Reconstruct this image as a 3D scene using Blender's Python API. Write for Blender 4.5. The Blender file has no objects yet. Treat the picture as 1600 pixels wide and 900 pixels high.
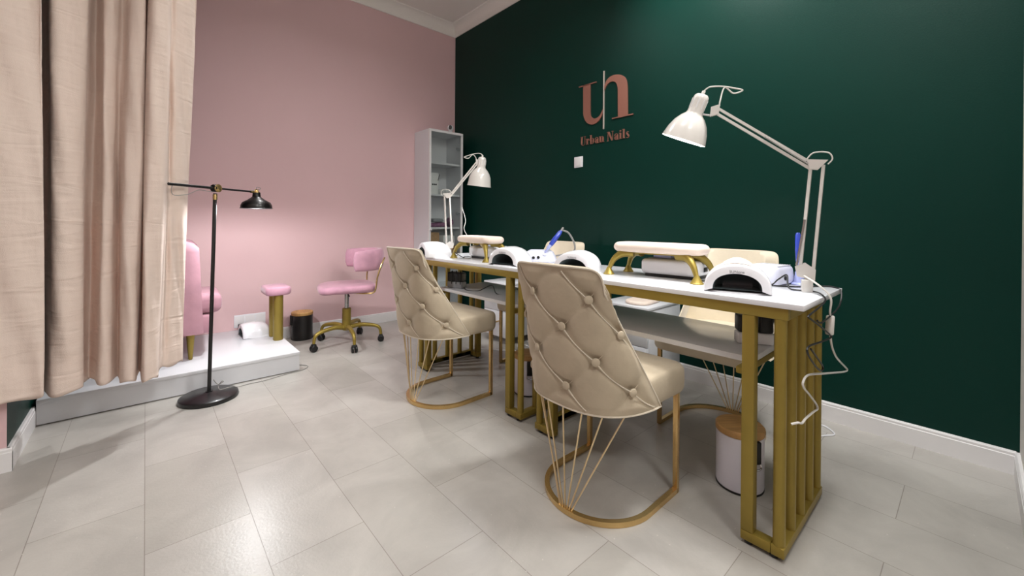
import bpy, bmesh, math, random
from math import sin, cos, pi, radians
from mathutils import Vector, Matrix

random.seed(7)
S = bpy.context.scene
COL = S.collection

# ------------------------------------------------------------------ camera
cam_d = bpy.data.cameras.new('camera')
cam = bpy.data.objects.new('camera', cam_d)
COL.objects.link(cam)
YAW, PITCH, ROLL = 0.7268, 0.0031, 0.0066
fw = Vector((sin(YAW)*cos(PITCH), cos(YAW)*cos(PITCH), -sin(PITCH)))
rt = Vector((cos(YAW), -sin(YAW), 0))
up = rt.cross(fw)
r2 = rt*cos(ROLL) + up*sin(ROLL)
u2 = -rt*sin(ROLL) + up*cos(ROLL)
M = Matrix((r2, u2, -fw)).transposed().to_4x4()
M.translation = Vector((0, 0, 1.0))
cam.matrix_world = M
cam_d.sensor_width = 36
cam_d.lens = 643.7/1600*36
cam_d.shift_y = -(450-350.63)/1600
cam_d.clip_start = 0.02
S.camera = cam

# ------------------------------------------------------------------ world, exposure, ceiling lights
S.view_settings.view_transform = 'Standard'
S.view_settings.look = 'None'
S.view_settings.gamma = 1
S.view_settings.use_curve_mapping = False
S.view_settings.exposure = 0.0
w = bpy.data.worlds.new('world'); S.world = w; w.use_nodes = True
w.node_tree.nodes['Background'].inputs[0].default_value = (0.9, 0.93, 1, 1)
w.node_tree.nodes['Background'].inputs[1].default_value = 0.05

def area(name, loc, size, energy, color=(1, 1, .985), aim=None, sy=None, spread=180):
    l = bpy.data.lights.new(name, 'AREA'); l.energy = energy; l.color = color
    l.size = size; l.spread = radians(spread)
    if sy: l.shape = 'RECTANGLE'; l.size_y = sy
    o = bpy.data.objects.new(name, l); o.location = loc; COL.objects.link(o)
    if aim is not None:
        d = Vector(aim)-Vector(loc); o.rotation_euler = d.to_track_quat('-Z', 'Y').to_euler()
    return o
def spot(name, loc, aim, energy, angle, blend=.5, rad=.04, color=(1, 1, .985)):
    l = bpy.data.lights.new(name, 'SPOT'); l.energy = energy; l.color = color
    l.spot_size = radians(angle); l.spot_blend = blend; l.shadow_soft_size = rad
    o = bpy.data.objects.new(name, l); o.location = loc; COL.objects.link(o)
    d = Vector(aim)-Vector(loc); o.rotation_euler = d.to_track_quat('-Z', 'Y').to_euler()
    return o

# ceiling lights of the room, one of them added (all above the picture frame)
area('ceiling_panel_light', (0.45, 0.55, 3.15), .5, 13, aim=(0.25, 0.75, 0), spread=150)
area('ceiling_panel_light', (1.65, 0.12, 3.15), .4, 34, aim=(1.45, 0.2, 0), spread=150)  # unseen light added to brighten the near chair's seat side and right floor
area('ceiling_panel_light', (-1.3, 0.3, 3.15), .6, 3, aim=(-1.3, 0.9, 0), spread=160)
area('ceiling_panel_light', (0.2, -1.3, 3.15), .7, 42, aim=(0.2, -1.3, 0), spread=180)
area('ceiling_panel_light', (1.1, 2.3, 3.15), .4, 11, aim=(1.1, 2.3, 0), spread=150)
spot('ceiling_spot_light', (1.95, 1.05, 3.12), (2.62, 1.05, 2.5), 110, 92, 1, .06)
spot('ceiling_spot_light', (1.15, 3.6, 3.12), (-.05, 2.3, 0), 85, 54, .6, .03)

# ------------------------------------------------------------------ materials
def mat(name, col, rough=.5, metal=0, bump=0, bscale=40, var=0, vscale=6, spec=.5, sheen=0, coat=0, emit=None, es=0, stretch=None, wear=None):
    m = bpy.data.materials.new(name); m.use_nodes = True
    nt = m.node_tree; N = nt.nodes; L = nt.links
    b = N['Principled BSDF']
    b.inputs['Base Color'].default_value = (*col, 1)
    b.inputs['Roughness'].default_value = rough
    b.inputs['Metallic'].default_value = metal
    b.inputs['Specular IOR Level'].default_value = spec
    if sheen:
        b.inputs['Sheen Weight'].default_value = sheen
        b.inputs['Sheen Roughness'].default_value = .35
        b.inputs['Sheen Tint'].default_value = (1, .97, .95, 1)
    if coat:
        b.inputs['Coat Weight'].default_value = coat; b.inputs['Coat Roughness'].default_value = .08
    if emit:
        b.inputs['Emission Color'].default_value = (*emit, 1); b.inputs['Emission Strength'].default_value = es
    tc = N.new('ShaderNodeTexCoord')
    src = tc.outputs['Object']
    if stretch:
        mp = N.new('ShaderNodeMapping'); mp.inputs['Scale'].default_value = stretch
        L.new(src, mp.inputs[0]); src = mp.outputs[0]
    if var:
        n = N.new('ShaderNodeTexNoise'); n.inputs['Scale'].default_value = vscale; n.inputs['Detail'].default_value = 5
        L.new(src, n.inputs['Vector'])
        r = N.new('ShaderNodeValToRGB')
        r.color_ramp.elements[0].position = .3; r.color_ramp.elements[1].position = .7
        r.color_ramp.elements[0].color = (*[c*(1-var) for c in col], 1)
        r.color_ramp.elements[1].color = (*[min(1, c*(1+var)) for c in col], 1)
        L.new(n.outputs['Fac'], r.inputs[0]); L.new(r.outputs[0], b.inputs['Base Color'])
    if bump:
        n2 = N.new('ShaderNodeTexNoise'); n2.inputs['Scale'].default_value = bscale; n2.inputs['Detail'].default_value = 4
        L.new(src, n2.inputs['Vector'])
        bp = N.new('ShaderNodeBump'); bp.inputs['Strength'].default_value = bump; bp.inputs['Distance'].default_value = .01
        L.new(n2.outputs['Fac'], bp.inputs['Height']); L.new(bp.outputs[0], b.inputs['Normal'])
    return m

def lin(r, g, b):
    f = lambda c: ((c/255)/12.92 if c/255 <= .04045 else ((c/255+.055)/1.055)**2.4)
    return (f(r), f(g), f(b))

PINKW = mat('pink_paint', lin(218, 184, 186), .75, bump=.05, bscale=180, var=.02, vscale=1.5)
GREENW = mat('green_paint', lin(3, 46, 38), .42, bump=.06, bscale=160, var=.04, vscale=1.2, spec=.18)
WHITEP = mat('white_plaster', lin(240, 236, 230), .85, bump=.04, bscale=90)
TRIMW = mat('white_trim', lin(232, 230, 230), .4)
LAM = mat('white_laminate', lin(226, 227, 231), .18, spec=.5, var=.01, vscale=3)
PLATW = mat('platform_laminate', lin(220, 221, 225), .3, var=.015, vscale=2)
GOLD = mat('olive_gold_metal', lin(150, 130, 58), .42, metal=.5, var=.04, vscale=14)
BRASS = mat('brushed_brass', lin(214, 182, 124), .27, metal=.85, var=.05, vscale=20)
ROD = mat('pale_brass_rod', lin(222, 200, 160), .28, metal=.9)
TAUPE = mat('taupe_velvet', lin(186, 172, 150), .8, bump=.12, bscale=45, var=.06, vscale=9, sheen=.2, spec=.2)
TAUPEL = mat('taupe_piping', lin(205, 194, 176), .6, sheen=.4, spec=.3)
CREAM = mat('cream_velvet', lin(226, 214, 192), .8, bump=.1, bscale=45, var=.03, vscale=9, sheen=.3, spec=.2)
PINKSH = mat('pink_velvet_shaded', lin(184, 140, 152), .75, bump=.1, bscale=40, var=.1, vscale=8, sheen=.4, spec=.2)  # same pink velvet as the office chair, armchair's shade put into the colour
PINKV = mat('pink_velvet', lin(196, 148, 166), .75, bump=.1, bscale=40, var=.14, vscale=11, sheen=.5, spec=.25)
LEATH = mat('cream_leatherette', lin(238, 220, 206), .5, bump=.05, bscale=200, spec=.4)
WPLAS = mat('white_gloss_plastic', lin(240, 240, 244), .22, coat=.3)
LAMPW = mat('white_lamp_enamel', lin(216, 212, 206), .25, coat=.4)
LILAC = mat('cool_white_plastic', lin(226, 228, 246), .28)
DARKIN = mat('dark_lamp_cavity', lin(112, 122, 124), .2, metal=.3)
BLACKP = mat('black_plastic', lin(14, 14, 16), .4)
BLACKM = mat('black_lacquer_metal', lin(16, 15, 16), .35, coat=.2)
CHROME = mat('chrome', lin(190, 190, 190), .18, metal=1)
GREYP = mat('grey_plastic', lin(150, 152, 156), .4)
GREYC = mat('grey_cord', lin(140, 138, 134), .5)
BLUE = mat('blue_handpiece', lin(44, 66, 168), .3, coat=.3)
CLEARB = mat('pale_blue_plastic', lin(170, 178, 226), .2)
COPPER = mat('rose_copper_foil', lin(172, 120, 104), .35, metal=.5, var=.03, vscale=4)
SILV = mat('pale_foil', lin(226, 216, 206), .3, metal=.5)
WOOD = mat('bamboo_lid', lin(196, 152, 94), .5, var=.16, vscale=9, stretch=(1, 7, 1), bump=.05, bscale=30)
BINW = mat('white_enamel_bin', lin(226, 224, 234), .3, coat=.2)
BULB = mat('lit_bulb', (1, 1, 1), .3, emit=(1, .96, .9), es=14)
PURP = mat('mauve_pouch', lin(142, 98, 128), .5, var=.3, vscale=30, bump=.3, bscale=30)
PAPER = mat('white_paper', lin(236, 236, 236), .7)
BASK = mat('brown_woven_basket', lin(176, 142, 106), .8, bump=.8, bscale=8, var=.4, vscale=30, stretch=(1, 1, 9))
FROST = mat('frosted_plastic', lin(215, 216, 216), .5, bump=.6, bscale=50)

def curtain_mat():
    m = mat('beige_pink_cotton', lin(242, 224, 212), .9, spec=.15, sheen=.15)
    nt = m.node_tree; N = nt.nodes; L = nt.links; b = N['Principled BSDF']
    tc = N['Texture Coordinate']
    n = N.new('ShaderNodeTexNoise'); n.inputs['Scale'].default_value = 3.0; n.inputs['Detail'].default_value = 3
    mp = N.new('ShaderNodeMapping'); mp.inputs['Scale'].default_value = (3, 3, 1)
    L.new(tc.outputs['Object'], mp.inputs[0]); L.new(mp.outputs[0], n.inputs['Vector'])
    mp2 = N.new('ShaderNodeMapping'); mp2.inputs['Scale'].default_value = (2.2, 2.2, 9)
    n3 = N.new('ShaderNodeTexNoise'); n3.inputs['Scale'].default_value = 1.6; n3.inputs['Detail'].default_value = 2
    n3.inputs['Distortion'].default_value = 1.2
    L.new(tc.outputs['Object'], mp2.inputs[0]); L.new(mp2.outputs[0], n3.inputs['Vector'])
    wv = N.new('ShaderNodeTexNoise'); wv.inputs['Scale'].default_value = 350
    L.new(tc.outputs['Object'], wv.inputs['Vector'])
    a = N.new('ShaderNodeMath'); a.operation = 'MULTIPLY_ADD'; a.inputs[1].default_value = .55
    L.new(n3.outputs['Fac'], a.inputs[0]); L.new(n.outputs['Fac'], a.inputs[2])
    a2 = N.new('ShaderNodeMath'); a2.operation = 'MULTIPLY_ADD'; a2.inputs[1].default_value = .05
    L.new(wv.outputs['Fac'], a2.inputs[0]); L.new(a.outputs[0], a2.inputs[2])
    bp = N.new('ShaderNodeBump'); bp.inputs['Strength'].default_value = .5; bp.inputs['Distance'].default_value = .03
    L.new(a2.outputs[0], bp.inputs['Height']); L.new(bp.outputs[0], b.inputs['Normal'])
    # cotton lets some light through
    out = N['Material Output']
    tr = N.new('ShaderNodeBsdfTranslucent'); tr.inputs[0].default_value = (*lin(226, 190, 172), 1)
    mx = N.new('ShaderNodeMixShader'); mx.inputs[0].default_value = .22
    L.new(b.outputs[0], mx.inputs[1]); L.new(tr.outputs[0], mx.inputs[2]); L.new(mx.outputs[0], out.inputs[0])
    return m
CURT = curtain_mat()

def glass_mat():
    m = bpy.data.materials.new('door_glass'); m.use_nodes = True
    nt = m.node_tree; N = nt.nodes; L = nt.links
    N.remove(N['Principled BSDF'])
    t = N.new('ShaderNodeBsdfTransparent'); t.inputs[0].default_value = (.97, .985, .975, 1)
    g = N.new('ShaderNodeBsdfGlossy'); g.inputs['Roughness'].default_value = .02
    f = N.new('ShaderNodeFresnel'); f.inputs[0].default_value = 1.4
    mx = N.new('ShaderNodeMixShader')
    L.new(f.outputs[0], mx.inputs[0]); L.new(t.outputs[0], mx.inputs[1]); L.new(g.outputs[0], mx.inputs[2])
    L.new(mx.outputs[0], N['Material Output'].inputs[0])
    return m
GLASS = glass_mat()

def floor_mat():
    m = bpy.data.materials.new('stone_tile'); m.use_nodes = True
    nt = m.node_tree; N = nt.nodes; L = nt.links; b = N['Principled BSDF']
    g = N.new('ShaderNodeNewGeometry')
    sep = N.new('ShaderNodeSeparateXYZ'); L.new(g.outputs['Position'], sep.inputs[0])
    cmb = N.new('ShaderNodeCombineXYZ')
    ax = N.new('ShaderNodeMath'); ax.operation = 'ADD'; ax.inputs[1].default_value = TX0
    ay = N.new('ShaderNodeMath'); ay.operation = 'ADD'; ay.inputs[1].default_value = TY0
    L.new(sep.outputs['Y'], ax.inputs[0]); L.new(sep.outputs['X'], ay.inputs[0])
    L.new(ax.outputs[0], cmb.inputs[0]); L.new(ay.outputs[0], cmb.inputs[1])
    br = N.new('ShaderNodeTexBrick')
    br.offset = .5; br.offset_frequency = 2; br.squash = 1
    br.inputs['Scale'].default_value = 1
    br.inputs['Brick Width'].default_value = .588
    br.inputs['Row Height'].default_value = .2735
    br.inputs['Mortar Size'].default_value = .0012
    br.inputs['Mortar Smooth'].default_value = .2
    br.inputs['Bias'].default_value = 0
    br.inputs['Color1'].default_value = (*lin(184, 180, 175), 1)
    br.inputs['Color2'].default_value = (*lin(172, 168, 162), 1)
    br.inputs['Mortar'].default_value = (*lin(140, 133, 126), 1)
    L.new(cmb.outputs[0], br.inputs['Vector'])
    n = N.new('ShaderNodeTexNoise'); n.inputs['Scale'].default_value = 3.5; n.inputs['Detail'].default_value = 8; n.inputs['Roughness'].default_value = .62
    n.inputs['Distortion'].default_value = .6
    L.new(g.outputs['Position'], n.inputs['Vector'])
    r = N.new('ShaderNodeValToRGB'); r.color_ramp.elements[0].position = .34; r.color_ramp.elements[1].position = .66
    r.color_ramp.elements[0].color = (.87, .865, .86, 1); r.color_ramp.elements[1].color = (1.07, 1.07, 1.06, 1)
    L.new(n.outputs['Fac'], r.inputs[0])
    mx = N.new('ShaderNodeMix'); mx.data_type = 'RGBA'; mx.blend_type = 'MULTIPLY'; mx.inputs[0].default_value = 1
    L.new(br.outputs['Color'], mx.inputs[6]); L.new(r.outputs[0], mx.inputs[7])
    # small pale fossil specks
    vo = N.new('ShaderNodeTexVoronoi'); vo.inputs['Scale'].default_value = 22
    L.new(g.outputs['Position'], vo.inputs['Vector'])
    lt = N.new('ShaderNodeMath'); lt.operation = 'LESS_THAN'; lt.inputs[1].default_value = .05
    L.new(vo.outputs['Distance'], lt.inputs[0])
    sc = N.new('ShaderNodeMath'); sc.operation = 'MULTIPLY'; sc.inputs[1].default_value = .35; L.new(lt.outputs[0], sc.inputs[0])
    mx2 = N.new('ShaderNodeMix'); mx2.data_type = 'RGBA'; mx2.inputs[7].default_value = (*lin(226, 222, 214), 1)
    L.new(sc.outputs[0], mx2.inputs[0]); L.new(mx.outputs[2], mx2.inputs[6])
    L.new(mx2.outputs[2], b.inputs['Base Color'])
    b.inputs['Roughness'].default_value = .3
    b.inputs['Specular IOR Level'].default_value = .4
    n2 = N.new('ShaderNodeTexNoise'); n2.inputs['Scale'].default_value = 120; n2.inputs['Detail'].default_value = 3
    L.new(g.outputs['Position'], n2.inputs['Vector'])
    sb = N.new('ShaderNodeMath'); sb.operation = 'MULTIPLY_ADD'; sb.inputs[1].default_value = -1.5
    L.new(br.outputs['Fac'], sb.inputs[0]); L.new(n2.outputs['Fac'], sb.inputs[2])
    bp = N.new('ShaderNodeBump'); bp.inputs['Strength'].default_value = .12; bp.inputs['Distance'].default_value = .004
    L.new(sb.outputs[0], bp.inputs['Height']); L.new(bp.outputs[0], b.inputs['Normal'])
    return m
TX0, TY0 = .12+.588*10, .2735*21
FLOORM = floor_mat()

# ------------------------------------------------------------------ mesh helpers
class MB:
    def __init__(s): s.bm = bmesh.new()
    def box(s, x0, x1, y0, y1, z0, z1, bev=0, seg=2, mx=None):
        r = bmesh.ops.create_cube(s.bm, size=1)
        vs = r['verts']
        for v in vs:
            v.co = Vector((x0+(v.co.x+.5)*(x1-x0), y0+(v.co.y+.5)*(y1-y0), z0+(v.co.z+.5)*(z1-z0)))
        if bev:
            es = list({e for v in vs for e in v.link_edges})
            rr = bmesh.ops.bevel(s.bm, geom=es, offset=bev, segments=seg, profile=.5, affect='EDGES')
            vs = list({v for f in rr['faces'] for v in f.verts} | {v for v in vs if v.is_valid})
        if mx is not None:
            for v in vs: v.co = mx @ v.co
        return s
    def rings(s, rings, cap0=True, cap1=True, closed=False):
        R = [[s.bm.verts.new(p) for p in r] for r in rings]
        n = len(R[0]); m = len(R)
        for i in range(m if closed else m-1):
            a, b = R[i], R[(i+1) % m]
            for k in range(n):
                s.bm.faces.new((a[k], a[(k+1) % n], b[(k+1) % n], b[k]))
        if not closed:
            if cap0: s.bm.faces.new(R[0][::-1])
            if cap1: s.bm.faces.new(R[-1])
        return s
    def tube(s, pts, r, n=10, closed=False, smooth=0, flat=None):
        pts = [Vector(p) for p in pts]
        if smooth: pts = catmull(pts, smooth, closed)
        m = len(pts); rr = r if isinstance(r, (list, tuple)) else None
        T = []
        for i in range(m):
            if closed: t = pts[(i+1) % m]-pts[i-1]
            else: t = pts[min(i+1, m-1)]-pts[max(i-1, 0)]
            T.append(t.normalized())
        ref = Vector((0, 0, 1)) if abs(T[0].z) < .9 else Vector((1, 0, 0))
        nrm = (ref-T[0]*ref.dot(T[0])).normalized()
        rings = []
        for i in range(m):
            nrm = (nrm-T[i]*nrm.dot(T[i]))
            nrm = nrm.normalized() if nrm.length > 1e-6 else Vector((1, 0, 0))
            bi = T[i].cross(nrm)
            R_ = rr[min(int(i*len(rr)/m), len(rr)-1)] if rr else r
            if rr:
                f = i/(m-1)*(len(rr)-1); k = min(int(f), len(rr)-2); R_ = rr[k]*(1-f+k)+rr[k+1]*(f-k)
            if flat:
                a, b = flat  # half-sizes along nrm and bi
                rings.append([pts[i]+nrm*x*a+bi*y*b for x, y in ((1, 1), (-1, 1), (-1, -1), (1, -1))])
            else:
                rings.append([pts[i]+(nrm*cos(2*pi*k/n)+bi*sin(2*pi*k/n))*R_ for k in range(n)])
        s.rings(rings, closed=closed)
        return s
    def lathe(s, prof, n=28, mx=None, cap=True, sy=1):
        rings = []
        for r, z in prof:
            ring = [Vector((r*cos(2*pi*k/n), r*sy*sin(2*pi*k/n), z)) for k in range(n)]
            if mx is not None: ring = [mx @ p for p in ring]
            rings.append(ring)
        s.rings(rings, cap0=cap, cap1=cap)
        return s
    def prism(s, poly, d0, d1, mx=None, bev=0):
        """poly in (x,y), extruded along z from d0 to d1"""
        a = [Vector((x, y, d0)) for x, y in poly]; b = [Vector((x, y, d1)) for x, y in poly]
        if mx is not None: a = [mx @ p for p in a]; b = [mx @ p for p in b]
        s.rings([a, b]); return s
    def build(s, name, m, parent=None, smooth=True, ang=38):
        bm = s.bm
        bmesh.ops.remove_doubles(bm, verts=bm.verts, dist=1e-6)
        bmesh.ops.recalc_face_normals(bm, faces=bm.faces)
        for f in bm.faces: f.smooth = smooth
        for e in bm.edges:
            if len(e.link_faces) == 2 and e.calc_face_angle(0) > radians(ang): e.smooth = False
        me = bpy.data.meshes.new(name); bm.to_mesh(me); bm.free()
        me.materials.append(m)
        o = bpy.data.objects.new(name, me); COL.objects.link(o)
        if parent is not None: o.parent = parent
        return o

def catmull(P, k, closed=False):
    out = []; m = len(P)
    for i in range(m if closed else m-1):
        if closed: p0, p1, p2, p3 = P[i-1], P[i], P[(i+1) % m], P[(i+2) % m]
        else: p0, p1, p2, p3 = P[max(i-1, 0)], P[i], P[i+1], P[min(i+2, m-1)]
        for j in range(k):
            t = j/k
            out.append(.5*((2*p1)+(p2-p0)*t+(2*p0-5*p1+4*p2-p3)*t*t+(3*p1-p0-3*p2+p3)*t**3))
    if not closed: out.append(P[-1])
    return out

def thing(name, label, cat, loc=(0, 0, 0), rz=0, group=None):
    o = bpy.data.objects.new(name, None); COL.objects.link(o)
    o.empty_display_size = .1
    o.location = loc; o.rotation_euler = (0, 0, rz)
    o['label'] = label; o['category'] = cat
    if group: o['group'] = group
    return o
def tag(o, label, cat, group=None):
    o['label'] = label; o['category'] = cat
    if group: o['group'] = group
    return o
def struct(o): o['kind'] = 'structure'; return o
def dup(root, loc, rz, label, group=None):
    def rec(o, par):
        c = o.copy(); COL.objects.link(c)
        if par is not None: c.parent = par
        for ch in o.children: rec(ch, c)
        return c
    r = rec(root, None); r.location = loc; r.rotation_euler = (0, 0, rz)
    r['label'] = label
    if group: r['group'] = group
    return r
def axis_mx(origin, zdir, xhint=(1, 0, 0)):
    z = Vector(zdir).normalized(); x = Vector(xhint); x = (x-z*x.dot(z)).normalized(); y = z.cross(x)
    m = Matrix((x, y, z)).transposed().to_4x4(); m.translation = Vector(origin); return m

# ------------------------------------------------------------------ the room
XG, YP, ZC = 2.624, 3.94, 3.2
XL, YL = -.41, 2.56
XW, YB, YR = -3.2, -2.6, -.125      # far left wall, wall behind the camera, short wall on the right
HB = .094
def slab(name, x0, x1, y0, y1, z0, z1, m):
    return struct(MB().box(x0, x1, y0, y1, z0, z1).build(name, m, smooth=False))
slab('floor', XW-.1, XG+.1, YB-.1, YP+.1, -.08, 0, FLOORM)
slab('ceiling', XW-.1, XG+.1, YB-.1, YP+.1, ZC, ZC+.08, WHITEP)
slab('wall_back', XL-.1, XG, YP, YP+.1, 0, ZC, PINKW)
slab('wall_right', XG, XG+.1, YR-.1, YP+.1, 0, ZC, GREENW)
slab('wall_left', XL-.1, XL, YL, YP, 0, ZC, GREENW)
slab('wall_front', XW, XL-.1, YL, YL+.1, 0, ZC, PINKW)
# thin pink-painted end of the left wall
slab('trim_1', XL-.1, XL-.001, YL-.004, YL, 0, ZC, PINKW)
slab('wall_far_left', XW-.1, XW, YB, YL+.1, 0, ZC, PINKW)
slab('wall_behind', XW, 1.2, YB-.1, YB, 0, ZC, WHITEP)
slab('wall_side', 1.1, XG, YR-.1, YR, 0, ZC, WHITEP)
slab('wall_corner', 1.2, 1.3, YB-.1, YR-.1, 0, ZC, WHITEP)

def baseboard(name, p0, p1, nrm):
    """profile swept from p0 to p1, nrm points into the room"""
    p0 = Vector((*p0, 0)); p1 = Vector((*p1, 0)); n = Vector((*nrm, 0)); t = .015
    prof = [(0, 0), (t, 0), (t, HB-.018), (t-.002, HB-.016), (t-.002, HB-.006), (t-.006, HB), (0, HB)]
    b = MB(); b.rings([[p+n*a+Vector((0, 0, z)) for a, z in prof] for p in (p0, p1)])
    return struct(b.build(name, TRIMW, smooth=False))
baseboard('baseboard_right', (XG, YR), (XG, YP), (-1, 0))
baseboard('baseboard_back', (.79, YP), (XG, YP), (0, -1))
baseboard('baseboard_left', (XL, YL-.015), (XL, 3.03), (1, 0))
baseboard('baseboard_front', (XW, YL-.004), (XL+.015, YL-.004), (0, -1))
baseboard('baseboard_side', (1.1, YR), (XG, YR), (0, 1))

def cornice(name, p0, p1, n, m0=0, m1=0):
    p0 = Vector((*p0, 0)); p1 = Vector((*p1, 0)); n = Vector((*n, 0)); d = (p1-p0).normalized()
    h = .104; prof = [(0, ZC-h), (.012, ZC-h)]
    for i in range(9):
        a = i/8*pi/2; prof.append((.012+.088*(1-cos(a)), ZC-h+.004+.092*sin(a)))
    prof += [(.104, ZC), (0, ZC)]
    b = MB(); b.rings([[p+n*a+d*(s*a)+Vector((0, 0, z)) for a, z in prof] for p, s in ((p0, m0), (p1, m1))])
    return struct(b.build(name, WHITEP))
cornice('trim_2', (XL, YP), (XG, YP), (0, -1), 1, -1)
cornice('trim_3', (XG, YP), (XG, YR), (-1, 0), 1, -1)
cornice('trim_4', (XL, YL), (XL, YP), (1, 0), 0, -1)

# ------------------------------------------------------------------ platform with its pedicure seat
pf = thing('platform', 'low white laminate platform along the pink wall, carrying the armchair', 'platform', (0, 0, 0))
MB().box(XL+.016, .778, 3.012, YP-.002, .106, .126, .0015).build('top_panel', PLATW, pf)
MB().box(XL+.016, .776, 3.016, 3.034, .004, .1055).build('front_panel', PLATW, pf)
MB().box(.758, .776, 3.034, YP-.002, .004, .1055).build('side_panel', PLATW, pf)

# curtains
def curtain(name, hem, zb, label, top_scale=1.0, amp=1.15, zt=3.08, hemline=.085):
    H = catmull([Vector((x, y, 0)) for x, y in hem], 7)
    n = len(H)
    x0 = H[0].x; ym = sum(p.y for p in H)/n
    nz = 60
    b = MB(); bm = b.bm
    grid = []
    rnd = random.Random(3)
    ph = [rnd.uniform(0, 6) for _ in range(6)]
    for j in range(nz+1):
        f = (j/nz)**1.3
        z = zb+(zt-zb)*f
        row = []
        for i, p in enumerate(H):
            sc = 1+(top_scale-1)*(z-zb)/2.0
            x = x0+(p.x-x0)*sc
            y = p.y
            wob = .006*sin(z*3.1+ph[0]+i*.21)+.004*sin(z*7.3+ph[1]+i*.35)+.0025*sin(z*15+ph[2]+i*.5)
            y += wob*min(1, .4+z)
            x += .005*sin(z*2.3+i*.13+ph[3])
            y = ym+(y-ym)*(1-.10*min(1, z/2))
            zz = z+(.006*sin(i*.3+ph[4]) if j == 0 else 0)
            if hemline and z-zb < hemline: y -= .006
            row.append(bm.verts.new((x, y, zz)))
        grid.append(row)
    for j in range(nz):
        for i in range(n-1):
            bm.faces.new((grid[j][i], grid[j][i+1], grid[j+1][i+1], grid[j+1][i]))
    o = b.build(name, CURT, ang=180)
    so = o.modifiers.new('solid', 'SOLIDIFY'); so.thickness = .0025; so.offset = 0
    tag(o, label, 'curtain')
    return o
hemR = [(-.362, 2.84), (-.338, 2.77), (-.318, 2.67), (-.30, 2.607), (-.26, 2.602), (-.213, 2.65), (-.214, 2.74), (-.196, 2.80), (-.171, 2.73),
        (-.158, 2.66), (-.13, 2.67), (-.107, 2.725), (-.094, 2.70), (-.083, 2.625), (-.055, 2.605), (-.031, 2.627), (-.029, 2.70), (-.022, 2.735), (-.018, 2.62), (-.005, 2.572),
        (.03, 2.585), (.050, 2.615), (.054, 2.71), (.064, 2.765), (.085, 2.765), (.115, 2.79), (.138, 2.81), (.152, 2.832)]
curtain('curtain', hemR, .25, 'beige pink cotton curtain in deep folds, its right edge behind the black floor lamp', 1.09)
hemL = [(-1.25, 2.50), (-1.15, 2.46), (-1.02, 2.52), (-.90, 2.47), (-.78, 2.51), (-.66, 2.485), (-.55, 2.505), (-.46, 2.495), (-.40, 2.508), (-.35, 2.53), (-.318, 2.538), (-.318, 2.546)]
curtain('curtain', hemL, .28, 'flatter grey beige curtain panel at the left edge, hanging before the wall end', 1.0, hemline=.1)
tk = MB().box(-1.3, .26, 2.55, 2.58, ZC-.03, ZC).box(.23, .26, 2.58, 3.0, ZC-.03, ZC).build('curtain_track', TRIMW, smooth=False)
tag(tk, 'white curtain track fixed along the ceiling', 'curtain track')
for q in ([(-.36, 2.7, 3.07), (-.3, 2.565, 3.18)], [(.1, 2.7, 3.07), (.2, 2.575, 3.18)], [(-.8, 2.5, 3.07), (-.8, 2.565, 3.18)]):
    MB().tube(q, .003).build('hook', TRIMW, tk)

# pink wing armchair on the platform
ac = thing('armchair', 'pink velvet high-backed armchair with gold legs standing on the platform', 'armchair', (.065, 3.51, .126), radians(-3))
def armshell():
    b = MB(); bm = b.bm
    nu, nv = 44, 18
    def pt(t, v, off):
        # t in -1..1 around U, v height ; facing +x
        top = .755-.05*max(0, abs(t)-.6)/.4
        z = .165+(top-.165)*v
        w = .285-off
        if abs(t) < .5:
            a = t/.5*pi/2
            x = -.10-(.215-off)*cos(a)**.75; y = w*sin(a)
        else:
            k = (abs(t)-.5)/.5
            x = -.10+k*(.30+.025*(1-v)); y = w*(1 if t > 0 else -1)*(1-.02*k)
        return Vector((x, y, z))
    def col(t):
        outer = [pt(t, v/nv, 0) for v in range(nv+1)]
        inner = [pt(t, v/nv, .07) for v in range(nv, -1, -1)]
        mid = [(outer[-1]+inner[0])/2+Vector((0, 0, .028))]
        return outer+mid+inner
    rings = []
    for i in range(nu+1):
        t = -1+2*i/nu
        c = col(t)
        # roll off the free front edges
        e = max(0, abs(t)-.93)/.07
        if e > 0:
            zt = max(p.z for p in c)
            cen = [Vector((p.x, (abs(p.y)-0)*(1 if p.y > 0 else -1), p.z)) for p in c]
            ym = .25*(1 if t > 0 else -1)
            c = [Vector((p.x, p.y+(ym-p.y)*e**3*.45, min(p.z, zt-.03*e**2))) for p in cen]
        rings.append(c)
    b.rings(rings)
    return b
armshell().build('shell', PINKSH, ac, ang=60)
sc = MB(); sc.box(-.22, .325, -.215, .215, .275, .405, .045, 5); sc.build('seat_cushion', PINKSH, ac)
MB().box(-.22, .27, -.214, .214, .15, .272, .02, 3).build('seat_base', PINKSH, ac)
for sx, sy in ((.16, -.215), (.16, .215), (-.2, -.2), (-.2, .2)):
    MB().lathe([(.009, 0), (.011, .004), (.024, .17), (.024, .185)], 14, Matrix.Translation((sx, sy, 0)) @ Matrix.Shear('XY', 4, (.0, .0))).build('leg', GOLD, ac)

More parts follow.
